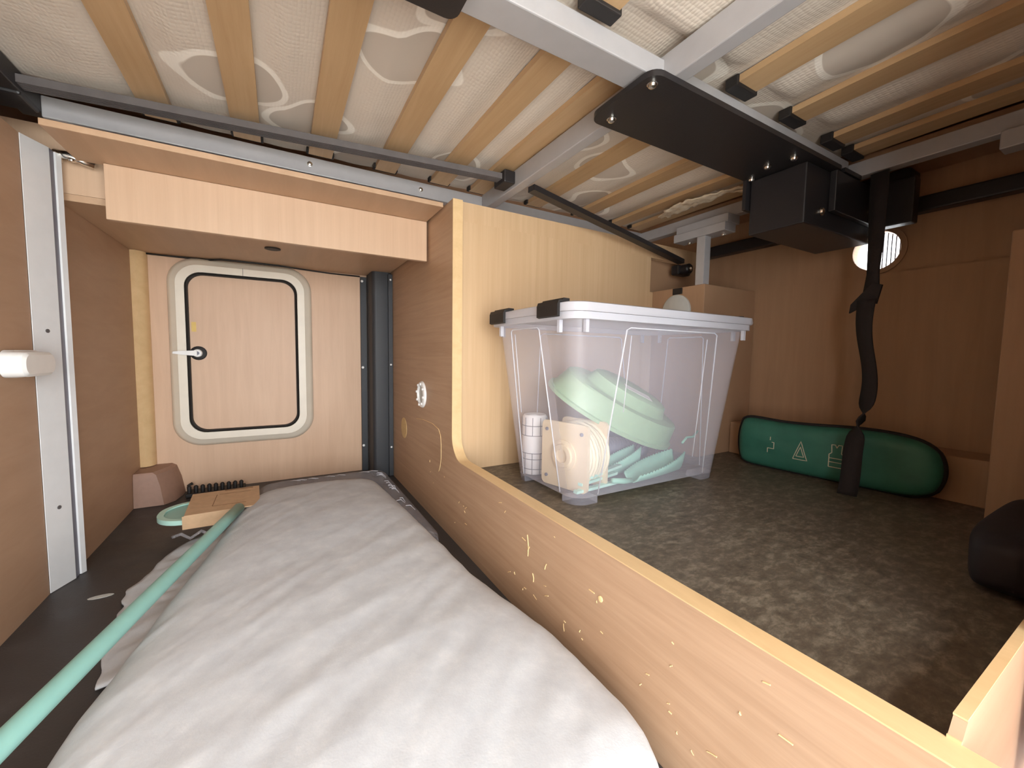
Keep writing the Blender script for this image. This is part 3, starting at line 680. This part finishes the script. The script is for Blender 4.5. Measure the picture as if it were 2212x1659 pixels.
def dens(p, k=6):
    out = []
    for a, b2 in zip(p, p[1:]):
        for t in range(k): out.append((a[0]+(b2[0]-a[0])*t/k, a[1]+(b2[1]-a[1])*t/k))
    return out+[p[-1]]
U0 = -.21
sym(dens([(U0-.075, -.36), (U0+.075, -.36), (U0, .36), (U0-.075, -.36)]), 'triangle_print'); sym(dens([(U0-.042, -.24), (U0+.042, -.24), (U0, .14), (U0-.042, -.24)]), 'triangle_print')
c0 = -.55
sym(dens([(c0-.03, -.3), (c0-.03, -.12), (c0-.0, -.12)]), 'cross_print'); sym(dens([(c0+.0, -.12), (c0+.045, -.12), (c0+.045, .14), (c0+.02, .14)]), 'cross_print'); sym(dens([(c0-.0, .22), (c0+.0, .36)]), 'cross_print')
v0 = .15
for p in ([(v0-.07, -.4), (v0-.07, .05), (v0-.045, .12), (v0-.05, .4), (v0-.015, .4), (v0, .3), (v0+.015, .4), (v0+.05, .4), (v0+.045, .12), (v0+.07, .05), (v0+.07, -.4), (v0-.07, -.4)], [(v0-.07, -.08), (v0+.07, -.08)], [(v0-.07, -.22), (v0+.07, -.22)]): sym(dens(p), 'vest_print')

# black soft bag near the cabinet
mb = MB(); rows = []
for i in range(25):
    a = i/24*PI; r = []
    for j in range(48):
        b2 = 2*PI*j/48; sp = lambda v, p: math.copysign(abs(v)**p, v); sc = 1+.03*noise.noise(Vector((math.cos(b2)*1.5, math.sin(b2)*1.5, math.cos(a)*1.5)))
        r.append((.99+.165*sc*sp(math.sin(a), .5)*sp(math.cos(b2), .55), .126+.04*sc*sp(math.sin(a), .5)*sp(math.sin(b2), .55), Z2+.045+.045*sp(math.cos(a), .45)))
    rows.append(r)
mb.grid(rows, close_v=True); bmesh.ops.remove_doubles(mb.bm, verts=mb.bm.verts[:], dist=1e-5); sb = mb.build('soft_bag', 'recess_bag', None, True); tag(sb, 'black soft rounded bag lying beside the beech cabinet', 'bag')

# ------------------------------------------------------------------ cloth-covered pad, mop
def lerp_t(tab, y):
    if y <= tab[0][0]: return tab[0][1]
    for (a, b2), (c, d) in zip(tab, tab[1:]):
        if y <= c: return b2+(d-b2)*(y-a)/(c-a)
    return tab[-1][1]
XR = [(.2, .335), (.255, .345), (.28, .362), (.304, .372), (.352, .378), (.43, .379), (.51, .374), (.6, .358), (.72, .338), (1.02, .316), (1.31, .292), (1.42, .28)]
XL = [(.2, -.245), (.5, -.24), (.565, -.236), (.64, -.23), (.75, -.21), (.87, -.19), (1.03, -.157), (1.24, -.125), (1.385, -.088), (1.42, -.08)]
pad = thing('covered_pad', 'long flat pad under a pale grey fleece cloth in the floor well', 'covered pad', (.08, .8, 0))
mb = MB(); NX, NY = 110, 170; rows = []
Y0, Y1 = .2, 1.415
def ridge(x, y):
    s1 = 0
    for k, (dx, dy, fr, am) in enumerate(((.5, 1, 22, .0012), (.9, 1, 40, .0007), (.25, 1, 9, .0022), (1.2, 1, 70, .0004))):
        q = noise.noise(Vector(((x*dy-y*dx*.0)*2.2+k*7, (y-dx*x)*fr*.45, k*3.1)))
        s1 += am*(1-abs(q)*2.2)
    return s1
for i in range(NY+1):
    v = i/NY; y = Y0+(Y1-Y0)*v; xl, xr = lerp_t(XL, y), lerp_t(XR, y)
    e = abs(2*v-1); ez = (1-e**26)**(1/5) if e < 1 else 0
    r = []
    for j in range(NX+1):
        s_ = math.sin((j/NX-.5)*PI)            # denser at the rims
        c = .5*(xl+xr)+.5*(xr-xl)*(s_*(1+.03*(1-abs(s_))))
        hz_ = (1-abs(s_)**7)**(1/3.2) if abs(s_) < 1 else 0
        top_ = .083+.012*(1-abs(s_)**2)+.012*max(0, 1-y/.6)
        z = top_*hz_*ez
        z += ridge(c, y)*min(1, z/.05)*1.15
        yy = y+.012*noise.noise(Vector((c*7, 3, 0)))*(1 if v in (0, 1) else .2)
        r.append((c+.003*noise.noise(Vector((c*10, y*16, 4)))*(1 if abs(s_) > .95 else 0), yy, max(.002, z)))
    rows.append(r)
mb.grid(rows, flip=True); ck = mb.build('fleece_cloth', 'cloth', pad, True)
# loose edge of the cloth on the floor
mb = MB(); rows = []
for i in range(70):
    v = i/69; y = .78+.6*v; xl = lerp_t(XL, y); out = -.275-.02*noise.noise(Vector((y*9, 2, 2)))-.01*noise.noise(Vector((y*30, 2, 2))); out = xl+(out-xl)*min(1, max(.02, math.sin(PI*min(1, v*.93+.09))**.45))
    r = []
    for j in range(17):
        t = j/16; x = xl+.012+(out-xl-.012)*t; z = .034*(1-t)**3+.004+.010*t*(1-t)*4*abs(noise.noise(Vector((x*12, y*26, 0))))+.004*noise.noise(Vector((x*20, y*20, 5)))
        r.append((x, y, max(.003, z)))
    rows.append(r)
mb.grid(rows); o = mb.build('loose_edge', 'cloth', pad, True); sm = o.modifiers.new('t', 'SOLIDIFY'); sm.thickness = .003; sm.offset = 1
# plastic-wrapped end showing past the cloth
mb = MB(); loops = []
for z, d in ((.002, .004), (.03, 0), (.052, .004), (.062, .016), (.064, .03)):
    loops.append([(x+.004*noise.noise(Vector((x*20, y*20, z*40))), y+.004*noise.noise(Vector((x*24, y*20, z*40+4))), z+.003*noise.noise(Vector((x*30, y*30, 2)))) for x, y in rrect(-.07+d, .338-d, .9+d, 1.57-d, .05, 10)])
def densify(lp):
    out = []
    for a, b2 in zip(lp, lp[1:]+lp[:1]):
        a, b2 = Vector(a), Vector(b2); k = max(1, int((b2-a).length/.015))
        out += [a.lerp(b2, q/k)+Vector((.003*noise.noise((a.lerp(b2, q/k))*60), .003*noise.noise((a.lerp(b2, q/k))*60+Vector((9, 0, 0))), 0)) for q in range(k)]
    return out
base_loop = loops[0]
mb.loft([densify(lp) for lp in loops] if len({len(densify(lp)) for lp in loops}) == 1 else loops, True, True)
mb.build('plastic_wrap', 'wrap', pad, True, auto=.9)
for k in range(16):
    y = random.uniform(1.12, 1.5); x = .318+.012*random.random(); l = random.uniform(.012, .035); a = random.uniform(-.6, .6)
    MB().tube([(x, y, .05), (x-l*.5*math.cos(a), y+l*.5*math.sin(a), .0655), (x-l*math.cos(a), y+l*math.sin(a), .0665)], .0011, 5).build('crinkle_highlight', 'crate_rib', pad, True)  # crinkle ridges in white that stands in for highlights on the wrap
for k in range(10):
    x = random.uniform(.0, .29); MB().tube([(x, 1.545, .06), (x+.012, 1.525, .067), (x+.03, 1.51, .0675)], .001, 5).build('crinkle_highlight', 'crate_rib', pad, True)

mop = thing('flat_mop', 'teal flat mop with long handle and cardboard sleeve beside the pad', 'mop', (-.18, 1.3, 0))
hp = [(-.102, 1.25, .09), (-.255, .555, .105), (-.3315, .21, .11)]
sm_p = []
for a, b2 in zip(hp, hp[1:]):
    for t in range(6): sm_p.append(Vector(a).lerp(Vector(b2), t/6))
MB().tube(sm_p+[Vector(hp[-1])], .0128, 14).build('handle', 'teal', mop, True)
mb = MB(); mb.prism(rrect(-.284, -.1, 1.285, 1.435, .07, 10), 'Z', .056, .064); hd_ = mb.build('head', 'teal', mop, True, auto=.6)
mb = MB(); mb.loft([[(x, y, z) for x, y in rrect(-.288+d, -.096-d, 1.281+d, 1.439-d, .072-d, 10)] for z, d in ((.056, 0), (.068, 0), (.068, .014), (.0645, .014))], False, False); mb.build('rim', 'teal_light', hd_, True, auto=.6)
slv = B(-.222, -.06, 1.262, 1.445, .084, .0865, rot=Matrix.Rotation(.05, 3, 'Z')).build('cardboard_sleeve', 'cardboard', mop)
B(-.222, -.12, 1.262, 1.2645, .05, .0838).build('sleeve_side', 'cardboard', slv)
for (a, b2, c, d) in ((-.165, -.09, 1.305, 1.3065), (-.16, -.085, 1.405, 1.4065), (-.15, -.08, 1.435, 1.441), (-.166, -.1645, 1.305, 1.405)): B(a, b2, c, d, .0866, .0869).build('printed_frame', 'card_print', slv)
mb = MB(); mb.tube([(-.24, 1.25, .04), (-.22, 1.235, .05), (-.205, 1.25, .03), (-.18, 1.235, .05), (-.16, 1.245, .03)], .004, 8); mb.build('plastic_tag', 'wrap', mop, True)
# small scuff flakes on the black floor
fk = MB().prism([(-.325+.02*math.cos(a*PI/6)+.0, 1.09+.007*math.sin(a*PI/6)) for a in range(12)], 'Z', .0005, .0012).build('floor_flake', 'disc'); tag(fk, 'small pale flake lying on the black floor', 'flake')
